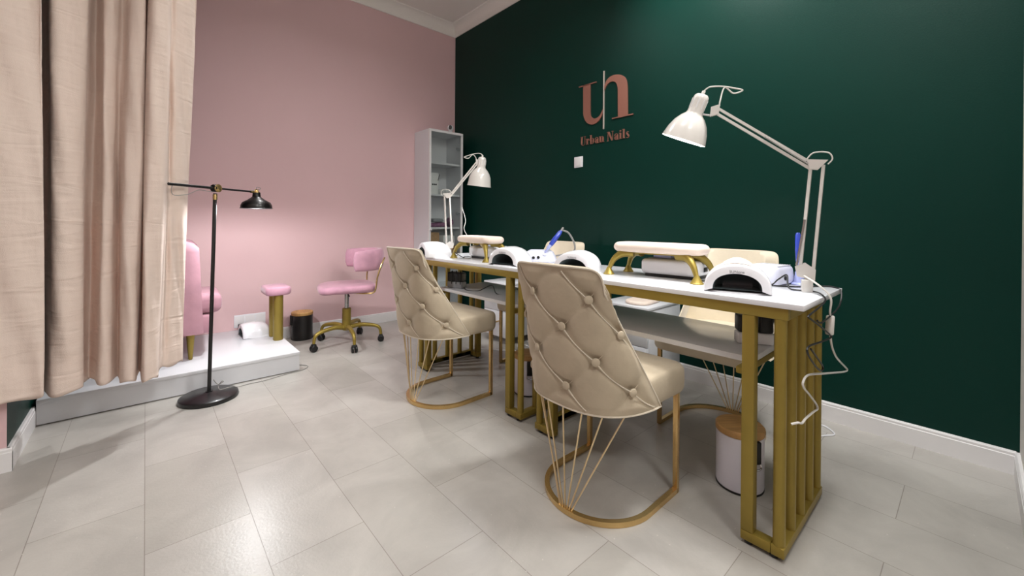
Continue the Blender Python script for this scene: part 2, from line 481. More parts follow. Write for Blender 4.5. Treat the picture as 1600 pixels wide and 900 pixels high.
# pink footrest with two gold tubes
fr = thing('footrest', 'small pink velvet footrest on two gold tubes at the platform end', 'footrest', (.735, 3.50, .126), 0)
def cushion(L, W, z0, z1, rnd, n=10, soft=.45):
    """rounded-corner pillow slab centred on origin"""
    b = MB(); rings = []
    out = []
    for cx, cy, a0 in ((L/2-rnd, W/2-rnd, 0), (-L/2+rnd, W/2-rnd, pi/2), (-L/2+rnd, -W/2+rnd, pi), (L/2-rnd, -W/2+rnd, 3*pi/2)):
        for k in range(n+1):
            a = a0+k/n*pi/2
            out.append((cx+rnd*cos(a), cy+rnd*sin(a)))
    h = z1-z0; e = h*soft
    for k in range(9):
        a = -pi/2+k/8*pi
        ins = e*(1-cos(a))
        z = (z0+z1)/2+(h/2)*sin(a)
        rings.append([Vector((x*(1-ins/(L/2)), y*(1-ins/(W/2)), z)) for x, y in out])
    r0 = [Vector((p.x*.5, p.y*.5, z0)) for p in rings[0]]; r1 = [Vector((p.x*.5, p.y*.5, z1+h*.04)) for p in rings[-1]]
    b.rings([r0]+rings+[r1]); return b
cushion(.17, .245, .332, .392, .045, soft=.2).build('cushion', PINKV, fr)
for yy in (-.075, .06):
    MB().lathe([(.031, 0), (.033, .004), (.033, .33)], 24, Matrix.Translation((.0, yy, 0))).build('column', GOLD, fr)

# socket strip with adapters
sk = thing('wall_socket_strip', 'white triple socket on the pink wall just above the platform', 'wall socket', (.64, YP, .19))
MB().box(-.11, .11, -.009, 0, -.045, .055, .003).build('frame', WPLAS, sk)
for cx in (-.072, 0, .072):
    MB().box(cx-.033, cx+.033, -.012, -.0085, -.035, .045, .002).build('cover', TRIMW, sk)
MB().box(-.085, -.05, -.04, -.0115, -.05, -.015, .004).build('plug', BLACKP, sk)

# ------------------------------------------------------------------ nail lamps
def uv_lamp(label, loc, rz, pad=False, group='white nail curing lamps'):
    """opening faces local -x"""
    t = thing('nail_lamp', label, 'nail lamp', loc, rz, group)
    b = MB(); n = 22
    def arch(x, w, h, z0=.004, sq=.8):
        out = []
        for k in range(n+1):
            a = pi*k/n
            out.append(Vector((x, w*cos(a), z0+h*sin(a)**sq)))
        return out
    prof = [(-.088, .095, .086), (-.085, .099, .091), (-.06, .102, .096), (-.02, .101, .099), (.02, .096, .098), (.055, .088, .09), (.08, .077, .075), (.097, .064, .055), (.107, .05, .033), (.111, .04, .012)]
    outer = [arch(*p) for p in prof]
    inner = [arch(x, w, h, .012) for x, w, h in ((-.088, .073, .054), (-.084, .071, .053), (.03, .064, .047), (.05, .048, .028))]
    b.rings(outer, cap0=False, cap1=True)
    rim = [outer[0], inner[0]]
    R = [[b.bm.verts.new(p) for p in r] for r in rim]
    for k in range(n): b.bm.faces.new((R[0][k], R[0][k+1], R[1][k+1], R[1][k]))
    b.build('housing', WPLAS, t, ang=50)
    c = MB()
    c.rings(inner, cap0=False, cap1=True)
    c.build('cavity', DARKIN, t, ang=50)
    base = MB(); pr = []
    for k in range(40):
        a = 2*pi*k/40
        x = .012+.108*abs(cos(a))**.7*(1 if cos(a) > 0 else -1); y = .103*abs(sin(a))**.7*(1 if sin(a) > 0 else -1)
        pr.append((x, y))
    base.prism(pr, 0, .005); base.build('base_plate', WPLAS, t)
    if pad:
        d = MB(); rings = []
        for k in range(9):
            y = -.045+.09*k/8
            zc = .004+.099*math.sqrt(max(0, 1-(y/.101)**2))**.8
            e = math.sin(pi*(k+.35)/8.7)
            rings.append([Vector((x, y, zc-.003+(0.012*e if up_ else 0))) for x, up_ in ((-.07, 0), (-.06, 1), (-.01, 1), (.05, 1), (.07, 0))])
        d.rings(rings, True, True); d.build('top_pad', LEATH, t)
    # small grey lettering above the opening
    cu = bpy.data.curves.new('lettering', 'FONT'); cu.body = 'SUNone'; cu.size = .013; cu.align_x = 'CENTER'; cu.extrude = .0002
    f = bpy.data.objects.new('lettering', cu); COL.objects.link(f)
    dg = bpy.context.evaluated_depsgraph_get(); me = bpy.data.meshes.new_from_object(f.evaluated_get(dg))
    bpy.data.objects.remove(f)
    lo = bpy.data.objects.new('lettering', me); COL.objects.link(lo); me.materials.append(GREYP); lo.parent = t
    lo.matrix_local = Matrix(((0, 0, -1, -.0888), (-1, 0, 0, 0), (0, 1, 0, .068), (0, 0, 0, 1)))
    return t

TT = .770   # table top height
u1 = uv_lamp('white nail lamp with cream top pad, at the near end of the nearest table', (1.555, .555, TT), radians(19), pad=True)
def uv_dup(loc, rz, label):
    r = dup(u1, loc, rz, label)
    for ch in list(r.children):
        if ch.name.startswith('top_pad'): bpy.data.objects.remove(ch)
    return r
uv_dup((1.565, 1.265, TT), radians(14), 'white nail lamp half hidden behind the backrest of the nearest tufted chair')
uv_dup((1.515, 1.70, TT), radians(11), 'white nail lamp between the small armrest and the nail drill on the far table')
uv_dup((1.462, 2.432, TT), radians(-13), 'white nail lamp at the far end of the far table by the tall cabinet')
uv_dup((.625, 3.68, .126), radians(2), 'small white nail lamp lying on the platform in front of the wall sockets')

# ------------------------------------------------------------------ manicure tables
def manicure_table(label, y0, y1):
    t = thing('manicure_table', label, 'table', (1.40, y0, 0), 0, 'white manicure tables on gold frames')
    L = y1-y0; X1 = .505; a = .036
    MB().box(0, X1, 0, L, .753, TT, .0015).build('tabletop', LAM, t)
    # apron
    fr_ = MB()
    fr_.box(.006, .006+a*.8, .04, L-.04, .718, .7525, .002)
    fr_.box(.46-a*.8, .46, .04, L-.04, .718, .7525, .002)
    for yy in (.04, L-.04-a): fr_.box(.006+a*.8, .46-a*.8, yy, yy+a, .718, .7525, .002)
    fr_.build('apron', GOLD, t)
    for end in (0, 1):
        f = (lambda y: y) if end == 0 else (lambda y: L-y)
        def bx(b, x0, x1, ya, yb, z0, z1, bev=.003):
            ya, yb = sorted((f(ya), f(yb))); b.box(x0, x1, ya, yb, z0, z1, bev)
        yo, yi = .045, .165       # outer slat row and inner uprights
        leg = MB()
        bx(leg, .005, .46, yo, yo+a, .012, .012+.03)       # outer floor bar
        for xx in (.005, .46-a):                            # short floor bars
            bx(leg, xx, xx+a, yo+a, yi, .012, .042)
        leg.build('foot_frame', GOLD, t)
        for xx in (.005, .46-a):
            b = MB(); bx(b, xx, xx+a, yi-a, yi, .042, .718); b.build('upright', GOLD, t)
        for k in range(5):
            xx = .022+k*(.421/4)
            b = MB(); yy = f(yo+a/2)
            b.tube([(xx, yy, .042), (xx, yy, .718)], .0165, 14)
            b.build('slat_tube', GOLD, t)
        b = MB(); bx(b, .035, .495, yi+.006, yi+.028, .519, .5405); bx(b, .035, .46, yi-.004, yi+.006, .519, .5405); b.build('shelf_bracket', GOLD, t)
        for xx in (.022, .44):
            MB().lathe([(.011, 0), (.013, .003), (.013, .012)], 14, Matrix.Translation((xx, f(yo+.03), 0))).build('foot', BLACKP, t)
            MB().lathe([(.011, 0), (.013, .003), (.013, .012)], 14, Matrix.Translation((xx, f(yi-.02), 0))).build('foot', BLACKP, t)
    MB().box(.10, .50, .163, L-.163, .541, .561, .0015).build('shelf', LAM, t)
    return t
manicure_table('white manicure table on slatted gold legs, the one nearest the camera', .322, 1.452)
manicure_table('white manicure table on slatted gold legs, the far one beside the tall cabinet', 1.462, 2.592)

# ------------------------------------------------------------------ tufted chairs
def tufted_chair(label, loc, rz, fab, pip, group):
    t = thing('tufted_chair', label, 'chair', loc, rz, group)
    # base loop
    pts = [(.195, .2, .010), (0.0, .2, .010)]
    for k in range(1, 24):
        a = pi/2+pi*k/24; pts.append((0.0+.2*cos(a), .2*sin(a), .010))
    pts += [(0.0, -.2, .010), (.195, -.2, .010)]
    b = MB(); b.tube(pts, 0, flat=(.009, .009)); b.build('base_loop', BRASS, t, ang=30)
    for sy in (-.2, .2):
        MB().box(.186, .204, sy-.009, sy+.009, .001, .39, .001).build('leg', BRASS, t)
    # seat
    out = []
    for k in range(9):                                  # front corners, then the round rear
        a = k/8*pi/2; out.append((.186+.042*cos(a-pi/2+pi/2), .188+.042*sin(a)))
    for k in range(25):
        a = pi/2+pi*k/24; out.append((0.0+.212*cos(a)*1.0, .226*sin(a)))
    for k in range(9):
        a = -pi/2+k/8*pi/2; out.append((.186+.042*cos(a), -.188+.042*sin(a)))
    sb = MB(); rings = []
    for k in range(11):
        a = -pi/2+k/10*pi; ins = .026*(1-abs(cos(a))**.6); z = .431+.053*abs(sin(a))**.55*(1 if sin(a) > 0 else -1)
        rings.append([Vector((x*(1-ins/.22), y*(1-ins/.22), z)) for x, y in out])
    rings = [[Vector((x*.45, y*.45, .378)) for x, y in out]]+rings+[[Vector((x*q, y*q, .484+.012*(1-q))) for x, y in out] for q in (.8, .5, .2)]
    sb.rings(rings)
    sb.build('seat', fab, t)
    # backrest shell
    W0, W1 = .236, .190
    def surf(tt, v, off=0):
        w_ = W0+(W1-W0)*v**1.1-off*.9
        d = .205*(1-v)**1.0+.045
        xb = -.236-.055*v+off
        a = abs(tt)*pi/2
        y = w_*sin(a)**.93*(1 if tt > 0 else -1) if tt else 0
        x = xb+(d-off*.4)*(1-cos(a))**1.25
        ztop = .862-.075*abs(tt)**7; zbot = .385+.03*(1-abs(tt)**2)*0+.0*tt
        z = zbot+(ztop-zbot)*v
        return Vector((x, y, z))
    u0, dz = .097, .1025
    S0 = -.028
    zr = .772
    def crease(s, z):
        """s = signed arc length across, z height -> (displacement, ridge)"""
        s -= S0
        p = (s/u0+(z-zr)/dz+1)/2; q = ((s-.010*abs(sin(pi*(z-zr)/dz)))/u0-(z-zr)/dz+1)/2
        dp = abs(p-round(p))*2; dq = abs(q-round(q))*2
        sc_ = .5*math.hypot(u0, dz)
        d1 = dp*sc_*.7; d2 = dq*sc_*.7
        c = .0048*(math.exp(-(d1/.009)**2)*.8+math.exp(-(d2/.009)**2))
        btn = math.hypot(dp*.5, dq*.5)*u0
        c += .012*math.exp(-(btn/.02)**2)
        puff = .0028*(1-math.exp(-(min(d1, d2)/.03)**2))
        return -c+puff
    NU, NV = 150, 130
    b = MB(); bm = b.bm
    def arc(tt, v): return tt*1.12*(W0+(W1-W0)*v)*1.15
    G = []
    for j in range(NV+1):
        v = j/NV; row = []
        for i in range(NU+1):
            tt = -1+2*i/NU
            p = surf(tt, v)
            e = 1e-3
            tu = surf(min(1, tt+e), v)-surf(max(-1, tt-e), v); tv = surf(tt, min(1, v+e))-surf(tt, max(0, v-e))
            n = tu.cross(tv).normalized()
            if n.x > 0 and abs(tt) < .5: n = -n
            out = Vector((p.x+.0, p.y, 0)); 
            if n.dot(Vector((p.x-.0, p.y, 0))) < 0: n = -n
            edge = min(1, (1-abs(tt))/.10)*min(1, min(v, 1-v)/.06)
            edge = max(0, edge)
            row.append(bm.verts.new(p+n*(crease(arc(tt, v), p.z)*edge+.004*edge)))
        G.append(row)
    I = []
    for j in range(0, NV+1, 5):
        v = j/NV
        I.append([bm.verts.new(surf(-1+2*i/NU, v, .05)) for i in range(0, NU+1, 5)])
    for j in range(NV):
        for i in range(NU): bm.faces.new((G[j][i], G[j][i+1], G[j+1][i+1], G[j+1][i]))
    nj, ni = len(I)-1, len(I[0])-1
    for j in range(nj):
        for i in range(ni): bm.faces.new((I[j][i], I[j+1][i], I[j+1][i+1], I[j][i+1]))
    for j in range(nj):
        for a_, c_ in ((0, 0), (NU, ni)):
            bm.faces.new([G[5*j+k][a_] for k in range(6)]+[I[j+1][c_], I[j][c_]])
    for i in range(ni):
        bm.faces.new([G[0][5*i+k] for k in range(6)]+[I[0][i+1], I[0][i]])
        bm.faces.new([G[NV][5*i+k] for k in range(6)]+[I[nj][i+1], I[nj][i]])
    bk = b.build('backrest', fab, t, ang=70)
    # piping around the free edge of the shell
    loop = [surf(-1, v/20) for v in range(21)]+[surf(-1+2*k/40, 1) for k in range(1, 40)]+[surf(1, 1-v/20) for v in range(21)]
    lo2 = [surf(1-2*k/40, 0) for k in range(1, 40)]
    MB().tube(loop+lo2, .0035, 6, closed=True).build('piping', pip, bk)
    # raised seams running down one diagonal, and the buttons
    seam = MB(); 
    def onsurf(s, z, lift):
        v = min(1, max(0, (z-.385)/(.872-.385)))
        tt = s/(1.12*1.15*(W0+(W1-W0)*v)); 
        if abs(tt) > .985: return None
        p = surf(tt, min(.99, v))
        n = Vector((p.x*1.0, p.y*.8, 0)).normalized()
        if abs(tt) < .4: n = Vector((-1, n.y*.4, 0)).normalized()
        return p+n*lift
    cross = MB()
    for fam, mb, rad_ in ((-1, seam, .0022), (1, cross, .0014)):
        for k in range(-5, 6):
            line = []
            for q in range(0, 91):
                z = .395+.462*q/90
                s = u0*(2*k-1)-fam*(z-zr)/dz*u0+S0+(.010*abs(sin(pi*(z-zr)/dz)) if fam < 0 else 0)
                p = onsurf(s, z, .0012 if fam < 0 else -.0035)
                if p is not None: line.append(p)
                else:
                    if len(line) > 3: mb.tube(line, rad_, 6)
                    line = []
            if len(line) > 3: mb.tube(line, rad_, 6)
    cross.build('seam', fab, bk)
    seam.build('seam', pip, bk)
    for r in range(0, 5):
        z = zr-r*dz+(0 if r else 0)
        if z < .41: continue
        for k in range(-3, 4):
            if (k+r) % 2 == 0: continue
            s = k*u0+S0
            p = onsurf(s, z, -.001)
            if p is None or abs(s) > .32: continue
            v = (z-.385)/.487; tt = s/(1.12*1.15*(W0+(W1-W0)*v))
            nn = Vector((-cos(tt*pi/2)*1.0, sin(tt*pi/2)*1.0, 0)).normalized()
            MB().lathe([(.0, .0), (.0125, .0), (.0142, .003), (.0125, .0065), (.007, .0085), (.0, .009)][1:], 14, axis_mx(p, nn, (0, 0, 1))).build('button', fab, bk)
    # fan of thin rods from the back of the loop up to the shell
    for k in range(7):
        f = (k-3)/3
        b0 = Vector((-.2*cos(f*.12), .2*sin(f*.12)*1.1, .018)); tt = f*.62
        b1 = surf(tt, 0)+Vector((.02, 0, .012))
        MB().tube([b0, b1], .0028, 8).build('rod', ROD, t)
    return t
ch = tufted_chair('taupe tufted velvet chair with brass loop base, the one nearest the camera', (1.288, .937, 0), 0, TAUPE, TAUPEL, 'tufted chairs round the manicure tables')
dup(ch, (1.303, 2.063, 0), radians(1.5), 'taupe tufted velvet chair with brass loop base, the farther one beside the pink office chair')
ch2 = tufted_chair('cream chair with brass loop base on the wall side of the nearest table', (2.125, .847, 0), pi, CREAM, CREAM, 'tufted chairs round the manicure tables')
dup(ch2, (2.10, 2.055, 0), pi, 'cream chair on the wall side of the far table, backrest showing behind the drill')

# ------------------------------------------------------------------ pink office chair
oc = thing('office_chair', 'pink velvet office chair with five gold legs on black castors by the pink wall', 'chair', (1.237, 3.43, 0))
face = radians(168)
fd = Vector((cos(face), sin(face), 0)); sd = Vector((-sin(face), cos(face), 0))
MB().lathe([(.03, .115), (.034, .12), (.034, .29), (.03, .295)], 20).build('base_hub', GOLD, oc)
MB().lathe([(.018, .29), (.018, .43)], 16).build('gas_lift', CHROME, oc)
for cx, cy in ((-.27, -.06), (-.04, -.277), (-.128, .227), (.194, .217), (.244, -.113)):
    d = Vector((cx, cy, 0)); r = d.length; d.normalize()
    lg = MB(); lg.tube([d*.02+Vector((0, 0, .135)), d*.10+Vector((0, 0, .152)), d*(r-.06)+Vector((0, 0, .140)), d*(r-.012)+Vector((0, 0, .115)), d*r+Vector((0, 0, .062))], [.020, .018, .015, .013, .011], 10, smooth=5)
    lg = lg.build('leg', GOLD, oc)
    cs = MB(); side = Vector((-d.y, d.x, 0))
    for s_ in (-1, 1):
        mxx = axis_mx(d*r+Vector((0, 0, .026))+side*(.004*s_), side*s_)
        cs.lathe([(.018, 0), (.0255, .002), (.0255, .014), (.021, .018)], 18, mxx)
    cs.box(-.016, .016, -.02, .02, .03, .06, .008, 3, mx=Matrix.Translation(d*r) @ Matrix.Rotation(math.atan2(d.y, d.x), 4, 'Z'))
    cs.build('castor', BLACKP, lg)
MB().box(-.07, .07, -.05, .05, .425, .437, .003, mx=Matrix.Rotation(face, 4, 'Z')).tube([sd*.03+Vector((0, 0, .425)), sd*.13-Vector((0, 0, -.41))], .006).build('seat_plate', BLACKP, oc)
sp = cushion(.44, .43, .438, .498, .13)
for v in sp.bm.verts:
    v.co.z += -.012*max(0, (v.co.x-.12)/.1)**1 if v.co.x > .12 else 0
so_ = sp.build('seat', PINKV, oc); so_.rotation_euler = (0, 0, face)
# curved back
bb = MB(); rings = []
for i in range(33):
    tt = -1+2*i/32; a = tt*radians(78)
    R0 = .228
    ring = []
    hh = .086*(1-.12*abs(tt)**4)
    th = .026*(1-.35*abs(tt)**6)
    for k in range(20):
        b_ = 2*pi*k/20
        rr = R0+th*(abs(cos(b_))**.8)*(1 if cos(b_) > 0 else -1)
        z = .698+hh*(abs(sin(b_))**.6)*(1 if sin(b_) > 0 else -1)-.008*abs(tt)
        p = -fd*(rr*cos(a)*1.28)+sd*(rr*sin(a)*1.0)+fd*.03
        ring.append(Vector((p.x, p.y, z)))
    rings.append(ring)
c0 = sum(rings[0], Vector())/20; c1 = sum(rings[-1], Vector())/20
rings = [[c0+(p-c0)*.5+ (c0-sum(rings[1], Vector())/20)*.5 for p in rings[0]]]+rings+[[c1+(p-c1)*.5+(c1-sum(rings[-2], Vector())/20)*.5 for p in rings[-1]]]
bb.rings(rings); bb.build('backrest', PINKV, oc, ang=80)
for s_ in (-1, 1):
    q = [fd*-.02+sd*.10*s_+Vector((0, 0, .432)), -fd*.12+sd*.175*s_+Vector((0, 0, .43)), -fd*.185+sd*.19*s_+Vector((0, 0, .445)), -fd*.20+sd*.215*s_+Vector((0, 0, .56)), -fd*.235+sd*.218*s_+Vector((0, 0, .67)), -fd*.262+sd*.185*s_+Vector((0, 0, .712))]
    MB().tube(q, .0065, 8, smooth=6).build('back_bar', BRASS, oc)

# ------------------------------------------------------------------ floor lamp
fl = thing('floor_lamp', 'black floor lamp with round base and brass joint, standing before the platform', 'floor lamp', (.27, 2.868, 0))
MB().lathe([(.10, 0), (.140, .0), (.142, .006), (.139, .020), (.128, .027), (.03, .036), (.018, .040), (.018, .044)], 48).build('base', BLACKM, fl)
J = Vector((.024, 0, 1.187)); ad = Vector((.79, .615, 0)).normalized()
MB().tube([(0, 0, .04), tuple(J-Vector((0, 0, .03)))], .0095, 14).build('pole', BLACKM, fl)
MB().tube([J-Vector((0, 0, .065)), J-Vector((0, 0, .035))], .011, 14).build('pole_collar', BRASS, fl)
jn = Vector((.615, -.79, 0))
MB().lathe([(.012, -.016), (.020, -.014), (.022, -.004), (.022, .010), (.018, .014)], 24, axis_mx(J, ad)).build('joint', BLACKM, fl)
MB().lathe([(.016, 0), (.023, .002), (.023, .007), (.012, .012)], 24, axis_mx(J+jn*.010+ad*.006, jn)).build('joint_disc', BRASS, fl)
MB().tube([J-ad*.265, J-ad*.01], .0075, 12).tube([J+ad*.03, J+ad*.255], .0058, 12).build('arm', BLACKM, fl)
MB().tube([J+ad*.012, J+ad*.032], .0045, 10).build('arm_collar', BRASS, fl)
hc = J+ad*.297+Vector((0, 0, 0))
sh = MB().lathe([(.014, -.002), (.022, -.004), (.022, -.014), (.024, -.03), (.05, -.05), (.078, -.066), (.087, -.085), (.088, -.101), (.093, -.104),
                 (.091, -.106), (.085, -.102), (.083, -.086), (.074, -.068), (.046, -.053), (.018, -.032), (.016, -.012)], 40, Matrix.Translation(hc), cap=True)
sho = sh.build('lamp_shade', BLACKM, fl)
MB().tube([J+ad*.25+Vector((0, 0, -.002)), hc-ad*.02+Vector((0, 0, .0))], .007, 10).lathe([(.02, -.004), (.02, .0), (.012, .004), (.010, .012), (.004, .015)], 20, Matrix.Translation(hc)).build('shade_cap', BRASS, fl)
MB().tube([hc-ad*.014+Vector((0, 0, -.002)), hc-ad*.012+Vector((0, 0, .016)), hc+ad*.012+Vector((0, 0, .016)), hc+ad*.014+Vector((0, 0, -.002))], .0025, 6).build('cap_bracket', BRASS, fl)
MB().lathe([(.004, -.04), (.014, -.045), (.020, -.066), (.014, -.082), (.003, -.087)], 18, Matrix.Translation(hc)).build('bulb', BULB, fl)
MB().tube([J-Vector((0, 0, .02)), J-ad*.03-Vector((0, 0, .022)), J-ad*.10-Vector((0, 0, .018)), J-ad*.16-Vector((0, 0, .045)), J-ad*.235-Vector((0, 0, .055)), J-ad*.25-Vector((0, 0, .03)), J-ad*.243], .0018, 6, smooth=6).build('cord', GREYC, fl)
MB().tube([hc+Vector((0, 0, .012)), hc+ad*.0+Vector((0, 0, .03)), hc+ad*.03+Vector((0, 0, .028)), hc+ad*.022+Vector((0, 0, .018)), hc-ad*.03+Vector((0, 0, .008)), hc-ad*.06+Vector((0, 0, .002))], .0018, 6, smooth=6).build('cord', GREYC, fl)
fcord = [(.29, 2.868, .10), (.31, 2.865, .07), (.335, 2.872, .075), (.33, 2.86, .085), (.312, 2.862, .06), (.32, 2.84, .045), (.37, 2.86, .04), (.415, 2.90, .018), (.47, 2.955, .003), (.56, 2.955, .003), (.70, 2.99, .003), (.79, 3.0, .003), (.84, 3.06, .003), (.80, 3.13, .003)]
MB().tube([Vector(p)-Vector((.27, 2.868, 0)) for p in fcord], .0022, 6, smooth=6).build('cord', GREYC, fl)
def bulb_light(name, loc, energy, color=(.97, .985, 1), rad=.02):
    l = bpy.data.lights.new(name, 'POINT'); l.energy = energy; l.color = color; l.shadow_soft_size = rad
    o = bpy.data.objects.new(name, l); o.location = loc; COL.objects.link(o); return o
bulb_light('floor_lamp_light', Vector((.27, 2.868, 0))+hc+Vector((0, 0, -.095)), 25)

# ------------------------------------------------------------------ tall cabinet
cb = thing('tall_cabinet', 'narrow white cabinet with a glass door in the corner of the room', 'cabinet', (2.117, 3.65, 0))
CW, CD, CH = .405, .285, 1.945
b = MB(); b.box(0, .016, 0, CD, 0, CH); b.box(CW-.016, CW, 0, CD, 0, CH); b.box(.016, CW-.016, 0, CD, CH-.018, CH); b.box(.016, CW-.016, CD-.006, CD, 0, CH-.018)
b.build('body', LAM, cb, smooth=False)
for z in (.06, .33, .60, .935, 1.275, 1.60):
    MB().box(.016, CW-.016, .012, CD-.006, z, z+.018).build('shelf', LAM, cb, smooth=False)
dr = MB(); fw_ = .022
dr.box(0, fw_, -.020, -.002, .02, CH); dr.box(CW-fw_, CW, -.020, -.002, .02, CH); dr.box(fw_, CW-fw_, -.020, -.002, CH-fw_, CH); dr.box(fw_, CW-fw_, -.020, -.002, .02, .02+fw_)
dr = dr.build('door', TRIMW, cb, smooth=False)
MB().box(fw_, CW-fw_, -.012, -.009, .02+fw_, CH-fw_).build('glass_pane', GLASS, dr, smooth=False)
MB().lathe([(.004, 0), (.004, .012), (.009, .016), (.009, .022), (.005, .025)], 14, axis_mx((.012, -.020, .93), (0, -1, 0))).build('knob', TRIMW, dr)
for z in (1.78, 1.10):
    MB().box(CW-.055, CW-.017, .0, .016, z-.008, z+.008, .003).lathe([(.016, 0), (.016, .006)], 16, axis_mx((CW-.06, -.007, z), (0, 1, 0))).build('hinge', GREYP, dr)
# contents of the cabinet
def in_cab(x, y, z): return (2.117+x, 3.65+y, z)
bn = thing('ring_binder', 'white binder standing on the second shelf of the tall cabinet', 'binder', in_cab(.11, .10, 1.293))
MB().box(-.07, .04, -.05, .09, 0, .22, .003).build('cover', PAPER, bn)
for k in range(3): MB().lathe([(.008, 0), (.008, .002)], 10, axis_mx((-.03+k*.02, -.0505, .10), (0, -1, 0))).build('dot', BLACKP, bn)
MB().lathe([(.003, 0), (.003, .07)], 6, axis_mx((.03, -.055, .14), (.3, 0, 1))).build('clip', BLACKP, bn)
gb = MB().box(-.12, -.085, -.05, .08, 0, .17, .004).build('file_box', GREYP); gb.location = in_cab(.14, .09, 1.293); gb.location.x = 2.117+.145
tag(gb, 'slim grey file beside the white binder in the tall cabinet', 'file')
bg = MB()
for k in range(5): bg.lathe([(.01, 0), (.032, .01), (.036, .03), (.02, .055), (.005, .06)], 12, Matrix.Translation((-.05+k*.026, .01*(k % 2), 0)))
bg = bg.build('plastic_bag', FROST); bg.location = in_cab(.27, .12, 1.293)
tag(bg, 'crumpled clear plastic bag beside the binder in the tall cabinet', 'plastic bag')
for i, (x, y, z, sx, sz, m, lab) in enumerate(((.10, .10, .953, .10, .045, PURP, 'mauve packet at the bottom left of the stack in the tall cabinet'), (.20, .11, .953, .12, .05, PURP, 'mauve packet lying at the middle of the third cabinet shelf'), (.15, .10, 1.004, .13, .04, GREYP, 'grey packet on top of the mauve packets in the tall cabinet'), (.31, .09, .953, .05, .10, PURP, 'upright mauve packet at the right of the third cabinet shelf'))):
    o = cushion(sx, .12, 0, sz, .02).build('packet', m); o.location = in_cab(x, y, z); tag(o, lab, 'packet', 'packets in the tall cabinet')
for (x0, x1, z0, z1, lab) in ((.03, .155, .618, .90, 'tall brown woven basket at the left inside the tall cabinet'), (.165, .375, .618, .755, 'wide brown woven basket at the right inside the tall cabinet')):
    k = thing('basket', lab, 'basket', in_cab((x0+x1)/2, .13, z0))
    w_ = (x1-x0)/2
    MB().box(-w_, w_, -.10, .10, 0, z1-z0-.012, .01, 3).build('basket_body', BASK, k)
    MB().tube([(-w_+.01, -.092, z1-z0-.008), (w_-.01, -.092, z1-z0-.008), (w_-.01, .092, z1-z0-.008), (-w_+.01, .092, z1-z0-.008)], .008, 8, closed=True).build('rim', BASK, k)
pp = MB().box(-.07, .07, -.08, .08, 0, .10, .003).build('paper_pack', PAPER); pp.location = in_cab(.275, .12, .7605+.004)
tag(pp, 'white paper pack lying on the wide basket in the tall cabinet', 'paper pack')
# camera on top
wc = thing('security_camera', 'small white security camera with black face on top of the tall cabinet', 'camera', (2.435, 3.74, CH))
MB().lathe([(.026, 0), (.028, .004), (.022, .022), (.018, .035), (.02, .04)], 20).build('camera_base', WPLAS, wc)
MB().lathe([(.006, .036), (.024, .042), (.032, .06), (.032, .076), (.022, .094), (.006, .099)], 22).build('head', WPLAS, wc)
MB().lathe([(.018, 0), (.018, .012)], 18, axis_mx((-.015, -.020, .068), (-.55, -.83, 0)), sy=1.25).build('lens_face', BLACKP, wc)

# ------------------------------------------------------------------ drawer units behind the tables
def drawer_unit(label, x0, y0, y1, handles=True):
    t = thing('drawer_unit', label, 'drawer unit', (x0, y0, 0), 0, 'white drawer units by the green wall')
    W_ = y1-y0; D_ = 2.604-x0
    MB().box(.018, D_, 0, W_, .05, .485, .001).build('body', LAM, t)
    MB().box(0, D_, -.004, W_+.004, .4855, .503, .002).build('top_panel', LAM, t)
    zs = (.055, .27, .483)
    for i in range(2):
        d = MB().box(0, .0175, .002, W_-.002, zs[i], zs[i+1]-.004, .001).build('drawer', LAM, t)
        zc = zs[i]+.13
        MB().tube([(0, W_/2-.05, zc), (-.022, W_/2-.045, zc-.004), (-.03, W_/2-.02, zc-.012), (-.03, W_/2+.02, zc-.012), (-.022, W_/2+.045, zc-.004), (0, W_/2+.05, zc)], .006, 8, smooth=5).build('handle', BRASS, d)
    for xx in (.05, D_-.05):
        for yy in (.04, W_-.04):
            MB().lathe([(.016, 0), (.018, .003), (.018, .05)], 12, Matrix.Translation((xx, yy, 0))).build('foot', BLACKP, t)
    return t
drawer_unit('white drawer unit with brass handles, under the far table against the green wall', 2.2, 2.53, 2.83)
drawer_unit('white drawer unit with a tray on it, between the two cream chairs', 2.2, 1.275, 1.60)
pd = cushion(.26, .16, 0, .022, .07).build('nail_pad', LEATH); pd.location = (2.36, 1.40, .5035); pd.rotation_euler = (0, 0, .1)
tag(pd, 'oval beige pad lying on the nearer white drawer unit', 'pad')

# ------------------------------------------------------------------ armrests
def armrest(label, loc, rz, L, W_):
    t = thing('hand_armrest', label, 'armrest', loc, rz, 'padded hand rests on the tables')
    c = cushion(W_, L, .105, .148, .05).build('cushion', LEATH, t)
    MB().box(-W_/2+.03, W_/2-.03, -L/2+.03, L/2-.03, .099, .108, .002).build('underplate', GOLD, t)
    for sx in (-1, 1):
        for sy in (-1, 1):
            p = [Vector((sx*W_*.22, sy*(L/2-.10), .102)), Vector((sx*W_*.34, sy*(L/2-.055), .097)), Vector((sx*W_*.46, sy*(L/2-.022), .07)), Vector((sx*W_*.52, sy*(L/2-.004), .03))]
            lg = MB().tube(p, [.021, .018, .013, .009], 10, smooth=6).build('leg', GOLD, t)
            MB().lathe([(.024, 0), (.025, .003), (.021, .007), (.011, .026), (.008, .034)], 20, Matrix.Translation((sx*W_*.53, sy*(L/2-.001), 0))).build('foot_cone', GOLD, lg)
    return t
armrest('long cream padded armrest on gold legs, on the nearest table', (1.665, .912, TT), 0, .405, .15)
armrest('cream padded armrest on gold legs, on the far table below the small desk lamp', (1.575, 2.075, TT), radians(-3), .37, .15)

